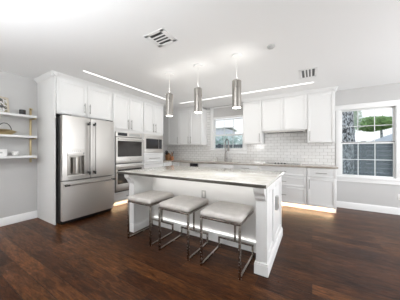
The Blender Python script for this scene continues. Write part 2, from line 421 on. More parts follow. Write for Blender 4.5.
# dispenser
dp = MB()
dp.box(FX-.073, FX-.068, 1.585, 1.872, .84, 1.20)
dp.box(FX-.07, FX+.004, 1.585, 1.597, .84, 1.20); dp.box(FX-.07, FX+.004, 1.860, 1.872, .84, 1.20); dp.box(FX-.07, FX+.004, 1.597, 1.860, 1.188, 1.20)
ds = dp.build('dispenser', M['nickel'], r)
MB().box(FX-.006, FX+.007, 1.578, 1.879, 1.195, 1.305, .003).build('control_panel', M['steelh'], ds)
for k in range(6): MB().box(FX+.007, FX+.0085, 1.62+k*.033, 1.638+k*.033, 1.265, 1.277).build('touch_icon', M['icon'], ds)
MB().cyl((FX+.004, 1.848, 1.232), (FX+.012, 1.848, 1.232), .012, n=14).build('dispenser_button', M['icon'], ds)
MB().cyl((FX-.045, 1.735, .875), (FX-.045, 1.735, 1.16), .068, n=28).build('paddle', M['nickel'], ds)
MB().box(FX-.07, FX+.010, 1.578, 1.879, .826, .848, .003).build('drip_tray', M['steelh'], ds)
def fhandle(par, y, z0, z1):
    h = MB().cyl((FX+.055, y, z0), (FX+.055, y, z1), .0115, n=16, bev=.003).build('handle', M['pull'], par)
    for z, a, b in ((z0+.03, z0-.012, z0+.045), (z1-.03, z1-.045, z1+.012)):
        MB().box(FX-.006, FX+.060, y-.014, y+.014, z-.02, z+.02, .004).cyl((FX+.055, y, a), (FX+.055, y, b), .0155, n=16).build('handle_mount', M['black'], h)
fhandle(d1, 1.935, .845, 1.80); fhandle(d2, 2.038, .845, 1.80)
h = MB().cyl((FX+.055, 1.545, .685), (FX+.055, 2.445, .685), .012, n=16, bev=.003).build('handle', M['nickel'], dr)
for y in (1.565, 2.425): MB().box(FX-.012, FX+.060, y-.02, y+.02, .671, .699, .004).cyl((FX+.055, y-.035, .685), (FX+.055, y+.035, .685), .0155, n=16).build('handle_mount', M['black'], h)
for a in (y0+.02, y1-.14): MB().box(-3.80, -3.62, a, a+.12, 1.888, 1.905, .004).build('hinge_cover', M['dark'], r)

# ------------------------------------------------------------------ oven tower with double oven
r = thing('oven_cabinet', 'tall white cabinet tower around the double wall oven', 'cabinet', (-4.15, 3.0, 0))
b = MB(); b.box(XL+.01, XF, 2.560, 2.622, .10, 2.563); b.box(XL+.01, XF, 3.400, 3.436, .10, 2.563)
b.box(XL+.01, XF, 2.622, 3.400, 1.712, 2.563); b.box(XL+.01, XF, 2.622, 3.400, .10, .322); b.box(XL+.01, -4.40, 2.622, 3.4, .322, 1.712)
b.box(XL+.01, XF-.07, 2.56, 3.436, 0, .10)
b.build('body', M['cab'], r)
door(r, 'x', XF, 2.575, 2.995, 1.765, 2.548, 2.953, 1.895, .24)
door(r, 'x', XF, 3.001, 3.428, 1.765, 2.548, 3.045, 1.895, .24)
drawer(r, 'x', XF, 2.575, 3.428, .115, .312, .22)
o = thing('double_wall_oven', 'stainless double wall oven in the tall tower beside the refrigerator', 'oven', (-4.1, 3.01, .325))
a0, a1 = 2.628, 3.394
MB().box(-4.38, XF+.004, a0, a1, .328, 1.708).build('body', M['dark'], o)
cp = fb(MB(), 'x', XF, a0, a1, 1.600, 1.706, .004, .03, .003).build('control_panel', M['steelh'], o)
fb(MB(), 'x', XF, a0+.05, a0+.30, 1.618, 1.690, .029, .032).build('display', M['display'], cp)
kn = fb(MB(), 'x', XF, a0+.36, a1-.08, 1.625, 1.683, .029, .0315).build('touch_pad', M['plate'], cp)
def ovendoor(z0, z1, w0z, w1z, hz, badge):
    d = MB()
    fb(d, 'x', XF, a0, a1, z0, w0z, .006, .045, .003); fb(d, 'x', XF, a0, a1, w1z, z1, .006, .045, .003)
    fb(d, 'x', XF, a0, a0+.035, w0z-.002, w1z+.002, .006, .0446); fb(d, 'x', XF, a1-.035, a1, w0z-.002, w1z+.002, .006, .0446)
    d = d.build('oven_door', M['steelh'], o)
    fb(MB(), 'x', XF, a0+.034, a1-.034, w0z-.001, w1z+.001, .006, .040).build('oven_window', M['ovenglass'], d)
    h = MB().cyl((XF+.095, a0+.02, hz), (XF+.095, a1-.02, hz), .015, n=16, bev=.003)
    for y in (a0+.05, a1-.05): h.cyl((XF+.044, y, hz), (XF+.095, y, hz), .011, n=12)
    h.build('oven_handle', M['steelh'], d)
    if badge: MB().cyl((XF+.044, (a0+a1)/2, badge), (XF+.048, (a0+a1)/2, badge), .016, n=20).build('badge', M['plate'], d)
ovendoor(.985, 1.584, 1.135, 1.500, 1.545, 1.06)
ovendoor(.350, .965, .510, .845, .905, None)

# ------------------------------------------------------------------ microwave tower
r = thing('microwave_cabinet', 'tall white cabinet tower holding the microwave above drawers', 'cabinet', (-4.15, 3.82, 0))
b = MB(); b.box(XL+.01, XF, 3.440, 3.462, .10, 2.563); b.box(XL+.01, XF, 4.182, 4.204, .10, 2.563)
b.box(XL+.01, XF, 3.462, 4.182, 1.722, 2.563); b.box(XL+.01, XF, 3.462, 4.182, .10, 1.212); b.box(XL+.01, -4.35, 3.462, 4.182, 1.212, 1.722)
b.box(XL+.01, XF-.07, 3.44, 4.204, 0, .10)
b.build('body', M['cab'], r)
door(r, 'x', XF, 3.452, 3.812, 1.775, 2.548, 3.772, 1.895, .24)
door(r, 'x', XF, 3.818, 4.196, 1.775, 2.548, 3.862, 1.895, .24)
for z0, z1 in ((.955, 1.200), (.665, .945), (.395, .655), (.115, .385)): drawer(r, 'x', XF, 3.452, 4.196, z0, z1, .42, (z0+z1)/2-.015)
o = thing('built_in_microwave', 'stainless built-in microwave set in the tower over the drawers', 'microwave', (-4.05, 3.82, 1.215))
MB().box(-4.33, XF+.004, 3.468, 4.176, 1.218, 1.716).build('body', M['dark'], o)
k = MB()
for u0, u1, z0, z1 in ((3.458, 4.186, 1.640, 1.720), (3.458, 4.186, 1.214, 1.300), (3.458, 3.500, 1.300, 1.640), (4.130, 4.186, 1.300, 1.640)): fb(k, 'x', XF, u0, u1, z0, z1, .004, .026, .002)
k.build('trim_frame', M['steelh'], o)
dd = fb(MB(), 'x', XF, 3.500, 4.130, 1.300, 1.640, .006, .032, .003).build('microwave_door', M['steelh'], o)
fb(MB(), 'x', XF, 3.515, 3.985, 1.322, 1.592, .030, .034).build('microwave_window', M['ovenglass'], dd)
h = MB().cyl((XF+.065, 3.53, 1.605), (XF+.065, 4.10, 1.605), .011, n=12)
for y in (3.56, 4.07): h.cyl((XF+.03, y, 1.605), (XF+.065, y, 1.605), .008, n=10)
h.build('microwave_handle', M['steelh'], dd)
fb(MB(), 'x', XF, 4.000, 4.122, 1.322, 1.592, .030, .034).build('keypad', M['display'], dd)

# toe-kick lights
def toelight(name, label, loc, sx_, sy_, power, rotz):
    t = thing(name, label, 'light', loc)
    if sx_ > sy_: MB().box(loc[0]-sx_/2, loc[0]+sx_/2, loc[1]-.006, loc[1]+.006, loc[2]-.004, loc[2]+.003).build('diffuser', M['ledwarm'], t)
    else: MB().box(loc[0]-.006, loc[0]+.006, loc[1]-sy_/2, loc[1]+sy_/2, loc[2]-.004, loc[2]+.003).build('diffuser', M['ledwarm'], t)
    area(name+'_glow', (0, 0, -.008), (0, 0, 0), sx_, sy_, power, (1, .70, .42), t)
toelight('toe_kick_light', 'warm light strip under the tall oven and microwave towers', (XF-.035, 3.38, .096), .015, 1.60, 1.6, 0)
toelight('toe_kick_light', 'warm light strip under the cooktop drawers and door cabinet', (-.42, 4.655, .096), 1.60, .015, 3.2, 0)

# ------------------------------------------------------------------ upper cabinets on the back wall
def upper(label, x0, x1, z0, doors, loc=None):
    r = thing('wall_cabinet', label, 'cabinet', ((x0+x1)/2, 5.06, z0))
    MB().box(x0, x1, YU, YB-.013, z0, 2.563, .001).build('body', M['cab'], r)
    for d in doors: door(r, 'y', YU, *d)
    return r
zb = 1.455
upper('white single-door wall cabinet in the corner beside the microwave tower', -4.50, -3.716, zb, [(-4.20, -3.720, zb+.004, 2.548, -3.765, zb+.15, .22)])
upper('white two-door wall cabinet immediately left of the sink window', -3.712, -2.86, zb, [(-3.708, -3.297, zb+.004, 2.548, -3.342, zb+.15, .22), (-3.293, -2.864, zb+.004, 2.548, -3.248, zb+.15, .22)])
upper('narrow white wall cabinet between the sink window and the range hood', -1.59, -1.098, zb, [(-1.586, -1.102, zb+.004, 2.548, -1.148, zb+.15, .22)])
upper('short white two-door cabinet directly above the range hood', -1.095, -.093, 1.760, [(-1.091, -.597, 1.764, 2.548), (-.591, -.097, 1.764, 2.548)])
upper('white wall cabinet at the right end of the run, beside the large window', -.09, .425, zb, [(-.086, .421, zb+.004, 2.548, -.042, zb+.15, .22)])
r = thing('range_hood', 'steel range hood insert under the short cabinet above the cooktop', 'range hood', (-.594, 5.06, 1.73))
MB().box(-1.06, -.13, 4.93, YB-.014, 1.728, 1.758, .004).build('body', M['steelh'], r)
k = MB()
for x in (-1.0, -.58): k.box(x, x+.40, 4.97, 5.18, 1.722, 1.729)
k.build('filter', M['dark'], r)

# ------------------------------------------------------------------ base cabinets on the back wall
YF = 4.62
def basecab(label, x0, x1):
    r = thing('base_cabinet', label, 'cabinet', ((x0+x1)/2, 4.9, 0))
    b = MB()
    if 'sink' in label and 'under' in label:
        b.box(x0, x1, YF, YB-.013, .10, .70); b.box(x0, x1, YF, YF+.02, .69, .915)
    else: b.box(x0, x1, YF, YB-.013, .10, .915, .001)
    b.box(x0, x1, YF+.07, YB-.013, 0, .10)
    b.build('body', M['cab'], r); return r
r = thing('corner_base_cabinet', 'white base cabinet in the corner under the knife block', 'cabinet', (-4.1, 4.8, 0))
b = MB().box(XL+.01, XF, 4.208, YB-.013, .10, .915); b.box(XL+.01, XF-.07, 4.208, YB-.013, 0, .10); b.box(XF, -3.505, YF, YB-.013, .10, .915); b.box(XF, -3.505, YF+.07, YB-.013, 0, .10)
b.build('body', M['cab'], r)
door(r, 'y', YF, -3.765, -3.510, .112, .905, -3.56, .75)
door(r, 'x', XF, 4.215, 4.590, .112, .905)
r = thing('dishwasher', 'stainless dishwasher with a black display at the right of its control strip', 'dishwasher', (-3.155, 4.9, 0))
MB().box(-3.500, -2.812, YF+.01, YB-.02, .02, .905).build('body', M['dark'], r)
dd = MB().box(-3.495, -2.817, YF-.022, YF+.012, .11, .795, .003).build('dishwasher_door', M['steelh'], r)
h = MB().cyl((-3.44, YF-.06, .745), (-2.87, YF-.06, .745), .011, n=12)
for x in (-3.40, -2.91): h.cyl((x, YF-.022, .745), (x, YF-.06, .745), .008, n=10)
h.build('handle', M['steelh'], dd)
cpn = MB().box(-3.495, -2.817, YF-.022, YF+.012, .798, .905, .003).build('control_panel', M['steelh'], r)
MB().box(-3.10, -2.822, YF-.0235, YF-.0215, .803, .900).build('display', M['display'], cpn)
MB().box(-3.495, -2.817, YF+.06, YF+.08, .0, .10).build('toe_plate', M['black'], r)
r = basecab('white two-door base cabinet under the sink', -2.809, -1.747)
slab('y', YF, -2.805, -1.751, .765, .905).build('false_front', M['cab'], r)
door(r, 'y', YF, -2.805, -2.281, .112, .755, -2.325, .64); door(r, 'y', YF, -2.275, -1.751, .112, .755, -2.23, .64)
r = basecab('white drawer base cabinet between the sink and the cooktop drawers', -1.743, -1.105)
for z0, z1 in ((.765, .905), (.50, .755), (.112, .49)): drawer(r, 'y', YF, -1.739, -1.109, z0, z1)
r = basecab('wide white three-drawer base cabinet under the cooktop', -1.101, -.099)
for z0, z1 in ((.715, .905), (.475, .705), (.112, .465)): drawer(r, 'y', YF, -1.097, -.103, z0, z1, .22)
r = basecab('white base cabinet with one drawer over one door, nearest the large window', -.095, .425)
drawer(r, 'y', YF, -.091, .421, .715, .905); door(r, 'y', YF, -.091, .421, .112, .705, -.046, .57, .2)

# ------------------------------------------------------------------ worktop, sink, faucet, cooktop
r = thing('worktop', 'continuous tan stone worktop along the back wall and corner', 'countertop', (-2.0, 4.9, .915))
w = MB()
w.box(XL+.005, XF+.03, 4.208, 4.575, .916, .950, .003)
sx0, sx1, sy0, sy1 = -2.52, -1.76, 4.70, 5.08
for a in ((XL+.005, sx0, 4.575, YB-.013), (sx1, .445, 4.575, YB-.013), (sx0, sx1, 4.575, sy0), (sx0, sx1, sy1, YB-.013)): w.box(a[0], a[1], a[2], a[3], .916, .950)
w.build('slab', M['counter'], r)
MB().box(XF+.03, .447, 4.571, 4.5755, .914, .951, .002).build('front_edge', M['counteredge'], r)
sk = thing('sink', 'undermount stainless sink below the window', 'sink', (-2.14, 4.89, .72))
s = MB()
s.box(sx0-.012, sx0, sy0-.012, sy1+.012, .72, .9155); s.box(sx1, sx1+.012, sy0-.012, sy1+.012, .72, .9155)
s.box(sx0, sx1, sy0-.012, sy0, .72, .9155); s.box(sx0, sx1, sy1, sy1+.012, .72, .9155); s.box(sx0-.012, sx1+.012, sy0-.012, sy1+.012, .708, .72)
s.build('basin', M['steel'], sk)
MB().cyl((-2.14, 4.89, .72), (-2.14, 4.89, .724), .045).build('drain', M['dark'], sk)
f = thing('faucet', 'tall gooseneck spring faucet in front of the sink window', 'faucet', (-2.20, 5.14, .95))
q = MB().lathe([(.030, 0), (.030, .012), (.026, .02), (.025, .20), (.020, .22), (.016, .23)], (-2.20, 5.14, .95))
q.build('body', M['pull'], f)
pts = [(-2.20, 5.14, 1.17), (-2.20, 5.14, 1.48)]
for k in range(1, 13):
    a = PI*k/12; pts.append((-2.20+.10*(1-math.cos(a))*.75, 5.14-.11*(1-math.cos(a))*.55, 1.48+.125*math.sin(a)))
ex, ey, _ = pts[-1]
pts += [(ex, ey, 1.42)]
MB().tube(pts, .0165, 12).build('spring_neck', M['pull'], f)
MB().lathe([(.018, 0), (.026, .02), (.026, .13), (.018, .16)], (ex, ey, 1.26)).build('spray_head', M['pull'], f)
hh = MB().cyl((-2.20, 5.14, 1.20), (ex, ey, 1.345), .007, n=10).build('docking_arm', M['pull'], f)
MB().cyl((-2.178, 5.14, 1.03), (-2.11, 5.12, 1.06), .008, n=10).build('lever', M['pull'], f)
def disp(label, x):
    d = thing('soap_dispenser', label, 'dispenser', (x, 5.14, .95))
    MB().lathe([(.022, 0), (.022, .008), (.012, .014), (.011, .08), (.008, .085)], (x, 5.14, .95)).build('body', M['pull'], d)
    MB().tube([(x, 5.14, 1.03), (x, 5.14, 1.055), (x, 5.11, 1.065), (x, 5.06, 1.055)], .008, 10).build('spout', M['pull'], d)
disp('small nickel soap dispenser at the left of the faucet', -2.46); disp('small nickel soap dispenser at the right of the faucet', -2.02)
c = thing('cooktop', 'dark glass cooktop with knobs set in the back worktop', 'cooktop', (-.62, 4.87, .95))
MB().box(-1.02, -.24, 4.64, 5.12, .9505, .960, .003).build('glass_top', M['display'], c)
MB().box(-1.025, -.235, 4.63, 4.645, .9505, .963, .002).build('front_trim', M['steelh'], c)
for x in (-.74, -.672, -.604, -.536):
    MB().lathe([(.024, 0), (.024, .004), (.019, .008), (.017, .032), (.014, .035)], (x, 4.70, .960), 18).build('knob', M['black'], c)
for x, y, rr in ((-.88, 4.80, .09), (-.88, 5.02, .07), (-.37, 4.80, .07), (-.37, 5.02, .09), (-.62, 4.98, .11)):
    ring = [(x+rr*math.cos(2*PI*k/32), y+rr*math.sin(2*PI*k/32), .9605) for k in range(32)]
    MB().tube(ring, .0018, 6, True).build('burner_ring', M['plate'], c)

# ------------------------------------------------------------------ knife block & jar in the corner
k = thing('knife_block', 'brown wooden knife block with black handles in the corner', 'knife block', (-4.20, 4.92, .95))
MB().prism([(4.85, .951), (4.99, .951), (5.00, 1.12), (4.90, 1.20), (4.83, 1.10)], 'x', -4.27, -4.15, .004).build('block', M['wood'], k)
for i, (x, t) in enumerate(((-4.25, 0), (-4.21, 0), (-4.17, 0), (-4.25, 1), (-4.21, 1), (-4.17, 1))):
    a = Vector((x, 4.865+.028*t, 1.13+.04*t)); d = Vector((0, -.62, .78)).normalized()
    MB().cyl(a, a+d*(.10 if t == 0 else .13), .012, .010, n=10, bev=.003).build('knife_handle', M['black'], k)
j = thing('utensil_crock', 'copper utensil crock in the corner beside the knife block', 'crock', (-4.06, 4.95, .95))
MB().lathe([(.050, 0.001), (.055, .02), (.058, .12), (.060, .125), (.052, .124), (.048, .03)], (-4.06, 4.95, .95)).build('crock', M['copper'], j)
for i, (dx, dy, hgt) in enumerate(((-.02, .01, .27), (.015, .02, .30), (.02, -.02, .25))):
    MB().cyl((-4.06+dx*.4, 4.95+dy*.4, .985), (-4.06+dx*1.8, 4.95+dy*1.8, .95+hgt), .006, .011, n=10).build('spoon', (M['wood'], M['black'], M['wood'])[i], j)

# ------------------------------------------------------------------ island
IX0, IX1 = -2.50, -.405
r = thing('kitchen_island', 'large white paneled kitchen island with corbelled end posts', 'kitchen island', (-1.45, 2.6, 0))
MB().box(IX0+.10, IX1-.10, 2.385, 3.05, 0, .915, .001).build('body', M['cab'], r)
for xa, xb, out in ((IX1-.10, IX1, 1), (IX0, IX0+.10, -1)):
    p = MB().box(xa, xb, 1.985, 3.05, 0, .915, .002)
    F = xb if out > 0 else xa
    s = lambda y0, y1, z0, z1: p.box(min(F, F+out*.012), max(F, F+out*.012), y0, y1, z0, z1, .002)
    for y0, y1 in ((1.986, 2.075), (2.36, 2.47), (2.95, 3.05)): s(y0, y1, .10, .914)
    for y0, y1 in ((2.07, 2.365), (2.465, 2.955)): s(y0, y1, .10, .20); s(y0, y1, .825, .914)
    p.build('end_panel', M['cab'], r)
    # corbel
    c = [(1.990, .914), (1.888, .914), (1.888, .895), (1.892, .872), (1.905, .852), (1.925, .838), (1.938, .820), (1.945, .800), (1.958, .780), (1.975, .768), (1.990, .764)]
    MB().prism(c, 'x', xa-.004, xb+.004, .002).build('corbel', M['cab'], r)
    # plinth
    pl = MB(); o1 = out
    for g, za, zb_ in ((0, 0, .105), (.006, .1045, .125)):
        fi = xa if out > 0 else xb; fo = xb if out > 0 else xa       # inner and outer faces of the panel
        poly = [(fi-o1*(.016-g), 1.969+g), (fo+o1*(.026-g), 1.969+g), (fo+o1*(.026-g), 3.075-g), (fo-o1*.02, 3.075-g), (fo-o1*.02, 2.36), (fi-o1*(.016-g), 2.36)]
        pl.prism(poly, 'z', za, zb_, .002)
    pl.build('plinth', M['cab'], r)
bb = MB(); bb.prism([(2.386, 0), (2.368, 0), (2.368, .105), (2.374, .118), (2.377, .128), (2.386, .128)], 'x', IX0+.10, IX1-.10)
bb.build('base_molding', M['cab'], r)
for x0, x1 in ((-2.38, -1.94), (-1.93, -1.46), (-1.45, -.98), (-.97, -.525)):
    sb_ = MB(); sb_.box(x0, x1, 3.05, 3.072, .115, .905, .003); d = sb_.build('door', M['cab'], r)
    hb2 = MB().cyl((x1-.05, 3.105, .62), (x1-.05, 3.105, .82), .006, n=10)
    for z in (.65, .79): hb2.cyl((x1-.05, 3.07, z), (x1-.05, 3.105, z), .005, n=8)
    hb2.build('handle', M['pull'], d)
r = thing('island_countertop', 'pale veined stone slab top on the kitchen island', 'countertop', (-1.52, 2.55, .916))
MB().box(-2.655, -.378, 1.8765, 3.22, .9165, .950, .0015).build('slab', M['quartz'], r)
MB().box(-2.655, -.3785, 1.871, 1.8775, .9165, .9497, .002).build('front_edge', M['shaded_edge'], r)['label'] = 'stone front edge with its shade put into the colour'
r = thing('outlet', 'white outlet plate on the recessed island panel behind the stools', 'outlet', (-1.36, 2.38, .64))
MB().box(-1.397, -1.323, 2.377, 2.3845, .585, .70, .002).build('cover_plate', M['plate'], r)
MB().box(-1.375, -1.345, 2.3745, 2.3775, .605, .68, .001).build('socket', M['white'], r)
r = thing('outlet_box', 'grey projecting outlet box on the right end of the island', 'outlet', (-.39, 2.57, .62))
MB().box(-.4045, -.372, 2.53, 2.61, .525, .70, .004).build('cover_plate', M['plate'], r)
MB().box(-.3725, -.368, 2.542, 2.598, .54, .685, .002).build('lid', M['nickel'], r)

tl = thing('added_panel_light', 'slim light strips added to brighten the recessed island panel behind the counter stools', 'light', (-1.43, 2.376, .128))  # strips added to brighten the recessed panel; the fixtures are only inferred
MB().box(-2.36, -.54, 2.371, 2.382, .1285, .134).build('diffuser', M['led'], tl)  # diffuser of the added light strip
MB().box(-2.36, -.54, 2.167, 2.187, .908, .9155).build('added_upper_diffuser', M['led'], tl)
area('added_panel_glow', (0, 0, .0075), (PI, 0, 0), 1.8, .01, .15, (1, .97, .94), tl)
area('added_top_glow', (0, -.20, .777), (math.radians(52), 0, 0), 1.8, .02, 1.0, (1, .97, .94), tl, math.radians(105))

# ------------------------------------------------------------------ stools
def stool(label, x):
    y0, y1 = 1.80, 2.27; hw = .222
    r = thing('counter_stool', label, 'stool', (x, 2.035, 0), 'counter stools along the island')
    t = .011
    # cushion
    bm = bmesh.new(); bmesh.ops.create_cube(bm, size=1); bmesh.ops.subdivide_edges(bm, edges=list(bm.edges), cuts=13, use_grid_fill=True)
    cx, cy, cz = x, (y0+y1)/2, .588; hx, hy, hz, rad = .240, .255, .034, .032
    for v in bm.verts:
        # bias the grid towards the edges so that the rounding is smooth
        f_ = lambda s: math.copysign(1-(1-min(1, abs(s)*2))**1.6, s)
        pnt = Vector((f_(v.co.x)*hx, f_(v.co.y)*hy, v.co.z*2*hz))
        inn = Vector((max(-hx+rad, min(hx-rad, pnt.x)), max(-hy+rad, min(hy-rad, pnt.y)), max(-hz+rad, min(hz-rad, pnt.z))))
        d = pnt-inn
        if d.length > 1e-6: pnt = inn+d.normalized()*rad
        u, w = pnt.x/hx, pnt.y/hy
        if v.co.z > 0: pnt.z += .010*(1-u*u)*(1-w*w)-.006*(u*u*w*w)
        v.co = Vector((cx, cy, cz))+pnt
    mb = MB(); mb._add(bm); mb.build('cushion', M['seat'], r, 60)
    fr = MB()
    for xx in (x-hw, x+hw): fr.box(xx-t, xx+t, y0-t, y1+t, .533, .555, .002)
    for yy in (y0, y1): fr.box(x-hw, x+hw, yy-t, yy+t, .5335, .5545, .002)
    fr.build('seat_frame', M['chrome'], r)
    for xx in (x-hw, x+hw):
        MB().box(xx-t, xx+t, y0-t, y0+t, 0, .534, .002).build('leg', M['chrome'], r)
        s = MB().box(xx-t, xx+t, y0+t-.002, y1+t, 0, .022, .002); s.box(xx-t, xx+t, y1-t, y1+t, .02, .142, .002)
        s.build('runner', M['chrome'], r)
    MB().box(x-hw-t, x+hw+t, y1-t, y1+t, .122, .144, .002).build('footrest_bar', M['chrome'], r)
    MB().box(x-t, x+t, y1-t, y1+t, .142, .534, .002).build('rear_post', M['chrome'], r)
    return r
s0 = stool('pale grey backless counter stool nearest the corbelled right island post', -.838)
dup(s0, (-1.460, 2.035, 0), 'pale grey backless counter stool in the middle of the island row')
dup(s0, (-2.080, 2.045, 0), 'pale grey backless counter stool nearest the refrigerator')

# ------------------------------------------------------------------ pendants
def pendant(label, x, y=2.54):
    r = thing('pendant_lamp', label, 'pendant lamp', (x, y, 1.88), 'pendant lamps over the island')
    MB().lathe([(.072, 0), (.075, .004), (.075, .018), (.070, .022)], (x, y, ZC-.022)).build('canopy', M['trim'], r)
    MB().cyl((x, y, 2.27), (x, y, ZC-.02), .0035, n=8).build('cord', M['white'], r)
    MB().lathe([(.0605, 0), (.064, .003), (.064, .375), (.060, .380), (.012, .382), (.010, .40), (.004, .405)], (x, y, 1.89), 36).build('shade', M['nickel'], r)
    MB().lathe([(.056, 0), (.0575, .002), (.0575, .010)], (x, y, 1.8865), 30).build('diffuser', M['bulb'], r)
    l = bpy.data.lights.new('pendant_bulb', 'SPOT'); l.energy = 8; l.color = (1, .94, .86); l.spot_size = math.radians(130); l.spot_blend = .8; l.shadow_soft_size = .055
    o = bpy.data.objects.new('pendant_bulb', l); COL.objects.link(o); o.location = (0, 0, -.012); o.parent = r
    l = bpy.data.lights.new('pendant_uplight', 'SPOT'); l.energy = 1.6; l.color = (1, .97, .92); l.spot_size = math.radians(150); l.spot_blend = 1; l.shadow_soft_size = .05
    o = bpy.data.objects.new('pendant_uplight', l); COL.objects.link(o); o.location = (0, 0, .425); o.rotation_euler = (PI, 0, 0); o.parent = r
    return r
p0 = pendant('nickel cylinder pendant lamp hanging nearest the range hood', -.915)
dup(p0, (-1.557, 2.54, 1.88), 'nickel cylinder pendant lamp hanging in the middle of the row')
dup(p0, (-2.146, 2.54, 1.88), 'nickel cylinder pendant lamp hanging nearest the ovens')

# ------------------------------------------------------------------ ceiling fittings
def led(label, x0, x1, y0, y1, watts):
    tag(MB().box(x0, x1, y0, y1, ZC-.004, ZC+.001).build('ceiling_light_strip', M['led'], None, 35, ((x0+x1)/2, (y0+y1)/2, ZC)), label, 'light')
    area('ceiling_strip_glow', ((x0+x1)/2, (y0+y1)/2, ZC-.008), (0, 0, 0), x1-x0, y1-y0, watts, (1, .98, .95))
led('white linear ceiling light above the refrigerator and ovens', -3.335, -3.29, 1.70, 3.95, 3.2)
led('white linear ceiling light parallel to the sink wall', -3.25, .02, 4.30, 4.345, 5)
def vent(label, x0, x1, y0, y1, n, along, inset):
    r = thing('ceiling_vent', label, 'vent', ((x0+x1)/2, (y0+y1)/2, ZC-.012))
    MB().box(x0, x1, y0, y1, ZC-.003, ZC-.0005).build('backing', M['black'], r)
    f = MB(); e = .03
    for a in ((x0-.01, x1+.01, y0-.01, y0+e), (x0-.01, x1+.01, y1-e, y1+.01), (x0-.01, x0+inset, y0, y1), (x1-inset, x1+.01, y0, y1)): f.box(*a, ZC-.006, ZC-.0005, .0015)
    f.build('frame', M['trim'], r)
    for k in range(1, n):
        s = MB()
        if along == 'x': yy = y0+e+(y1-y0-2*e)*k/n; s.box(x0+inset-.004, x1-inset+.004, yy-.011, yy+.011, ZC-.0062, ZC-.0035, .001)
        else: xx = x0+inset+(x1-x0-2*inset)*k/n; s.box(xx-.011, xx+.011, y0+e, y1-e, ZC-.0062, ZC-.0035, .001)
        s.build('louver', M['trim'], r)
vent('square white ceiling vent with four black slots nearest the camera', -1.69, -1.42, 1.555, 1.81, 4, 'x', .045)
vent('white ceiling vent with four black slots nearest the right cabinets', -.18, .07, 3.56, 3.98, 4, 'y', .03)
r = thing('smoke_detector', 'small round white smoke detector on the ceiling', 'smoke detector', (-.452, 2.54, ZC-.03))
MB().lathe([(.020, 0), (.036, .004), (.046, .014), (.048, .029)], (-.452, 2.54, ZC-.030)).build('cover', M['plate'], r)

# ------------------------------------------------------------------ shelves on the left wall
def shelf(label, z):
    tag(MB().box(XL+.002, -4.262, -.25, 1.392, z-.038, z, .003).build('wall_shelf', M['trim'], None, 35, ((XL-4.262)/2, .57, z)), label, 'shelf', 'floating shelves on the left wall')
ZS = (1.903, 1.545, 1.190)
for z, l in zip(ZS, ('topmost white wall shelf, with the picture frame', 'middle white wall shelf, with the gold basket', 'lowest white wall shelf, with the white box')): shelf(l, z)
r = thing('shelf_bracket', 'vertical brass shelf bracket on the left wall near the refrigerator panel', 'bracket', (-4.4, 1.345, 1.06))
MB().box(XL+.003, XL+.020, 1.352, 1.384, 1.06, 2.07, .003).build('upright', M['brass'], r)
for z in ZS: MB().box(XL+.003, -4.275, 1.357, 1.380, z-.058, z-.0395, .002).build('arm', M['brass'], r)
MB().box(XL+.003, XL+.08, 1.357, 1.380, 2.03, 2.055, .003).build('hook', M['brass'], r)
r = thing('shelf_bracket', 'vertical brass shelf bracket at the far left edge of the wall shelves', 'bracket', (-4.4, -.1, 1.06))
MB().box(XL+.003, XL+.020, -.12, -.08, 1.06, 2.07, .003).build('upright', M['brass'], r)
for z in ZS: MB().box(XL+.003, -4.275, -.112, -.088, z-.058, z-.0395, .002).build('arm', M['brass'], r)
# picture frame, leaning
r = thing('picture_frame', 'cream picture frame leaning on the topmost shelf', 'picture frame', (-4.42, .96, ZS[0]))
def lean(mb):
    R = Matrix.Translation((-4.40, .96, ZS[0]+.001)) @ Matrix.Rotation(math.radians(-13), 4, 'Y') @ Matrix.Rotation(math.radians(14), 4, 'Z')
    bmesh.ops.transform(mb.bm, matrix=R, verts=mb.bm.verts); return mb
f = MB()
for a in ((-.11, -.085, 0, .29), (.085, .11, 0, .29), (-.086, .086, 0, .026), (-.086, .086, .264, .29)): f.box(-.008, .012, a[0], a[1], a[2], a[3], .002)
lean(f).build('border', M['frame'], r)
lean(MB().box(-.006, .002, -.09, .09, .02, .27)).build('photo', M['photo'], r)
r = thing('candle_jar', 'small black candle jar on the topmost shelf', 'candle', (-4.39, 1.225, ZS[0]))
MB().lathe([(.040, .001), (.044, .006), (.044, .092), (.040, .096), (.036, .092), (.036, .07)], (-4.39, 1.225, ZS[0])).build('jar', M['black'], r)
MB().cyl((-4.39, 1.225, ZS[0]+.068), (-4.39, 1.225, ZS[0]+.072), .035).build('wax', M['white'], r)
r = thing('gold_basket', 'gold metal basket with arched dark handle on the middle shelf', 'basket', (-4.38, .98, ZS[1]))
b = MB(); t = bmesh.new(); rings = []
for s_, z in ((.62, .001), (.9, .03), (1.08, .07), (1.0, .075), (.84, .035), (.58, .012)):
    rings.append([t.verts.new((-4.385+.10*s_*math.cos(a), .975+.16*s_*math.sin(a), ZS[1]+z+(.012*math.cos(2*a) if z > .05 else 0))) for a in [2*PI*k/28 for k in range(28)]])
for A, B in zip(rings, rings[1:]):
    for k in range(28): t.faces.new((A[k], A[(k+1) % 28], B[(k+1) % 28], B[k]))
t.faces.new(rings[0][::-1]); t.faces.new(rings[-1]); b._add(t); b.build('bowl', M['brass'], r)
MB().tube([(-4.385, 1.0+.085*math.cos(PI*k/16), ZS[1]+.06+.135*math.sin(PI*k/16)) for k in range(17)], .006, 8).build('handle', M['dark'], r)
r = thing('white_box', 'small white square box on the lowest shelf', 'box', (-4.38, .955, ZS[2]))
MB().box(-4.44, -4.34, .86, 1.02, ZS[2]+.001, ZS[2]+.112, .004).build('box_body', M['white'], r)
MB().box(-4.341, -4.3385, .925, .965, ZS[2]+.045, ZS[2]+.07, .001).build('label_plate', M['plate'], r)
r = thing('white_bowl', 'small pale bowl on the lowest shelf beside the white box', 'bowl', (-4.38, 1.13, ZS[2]))
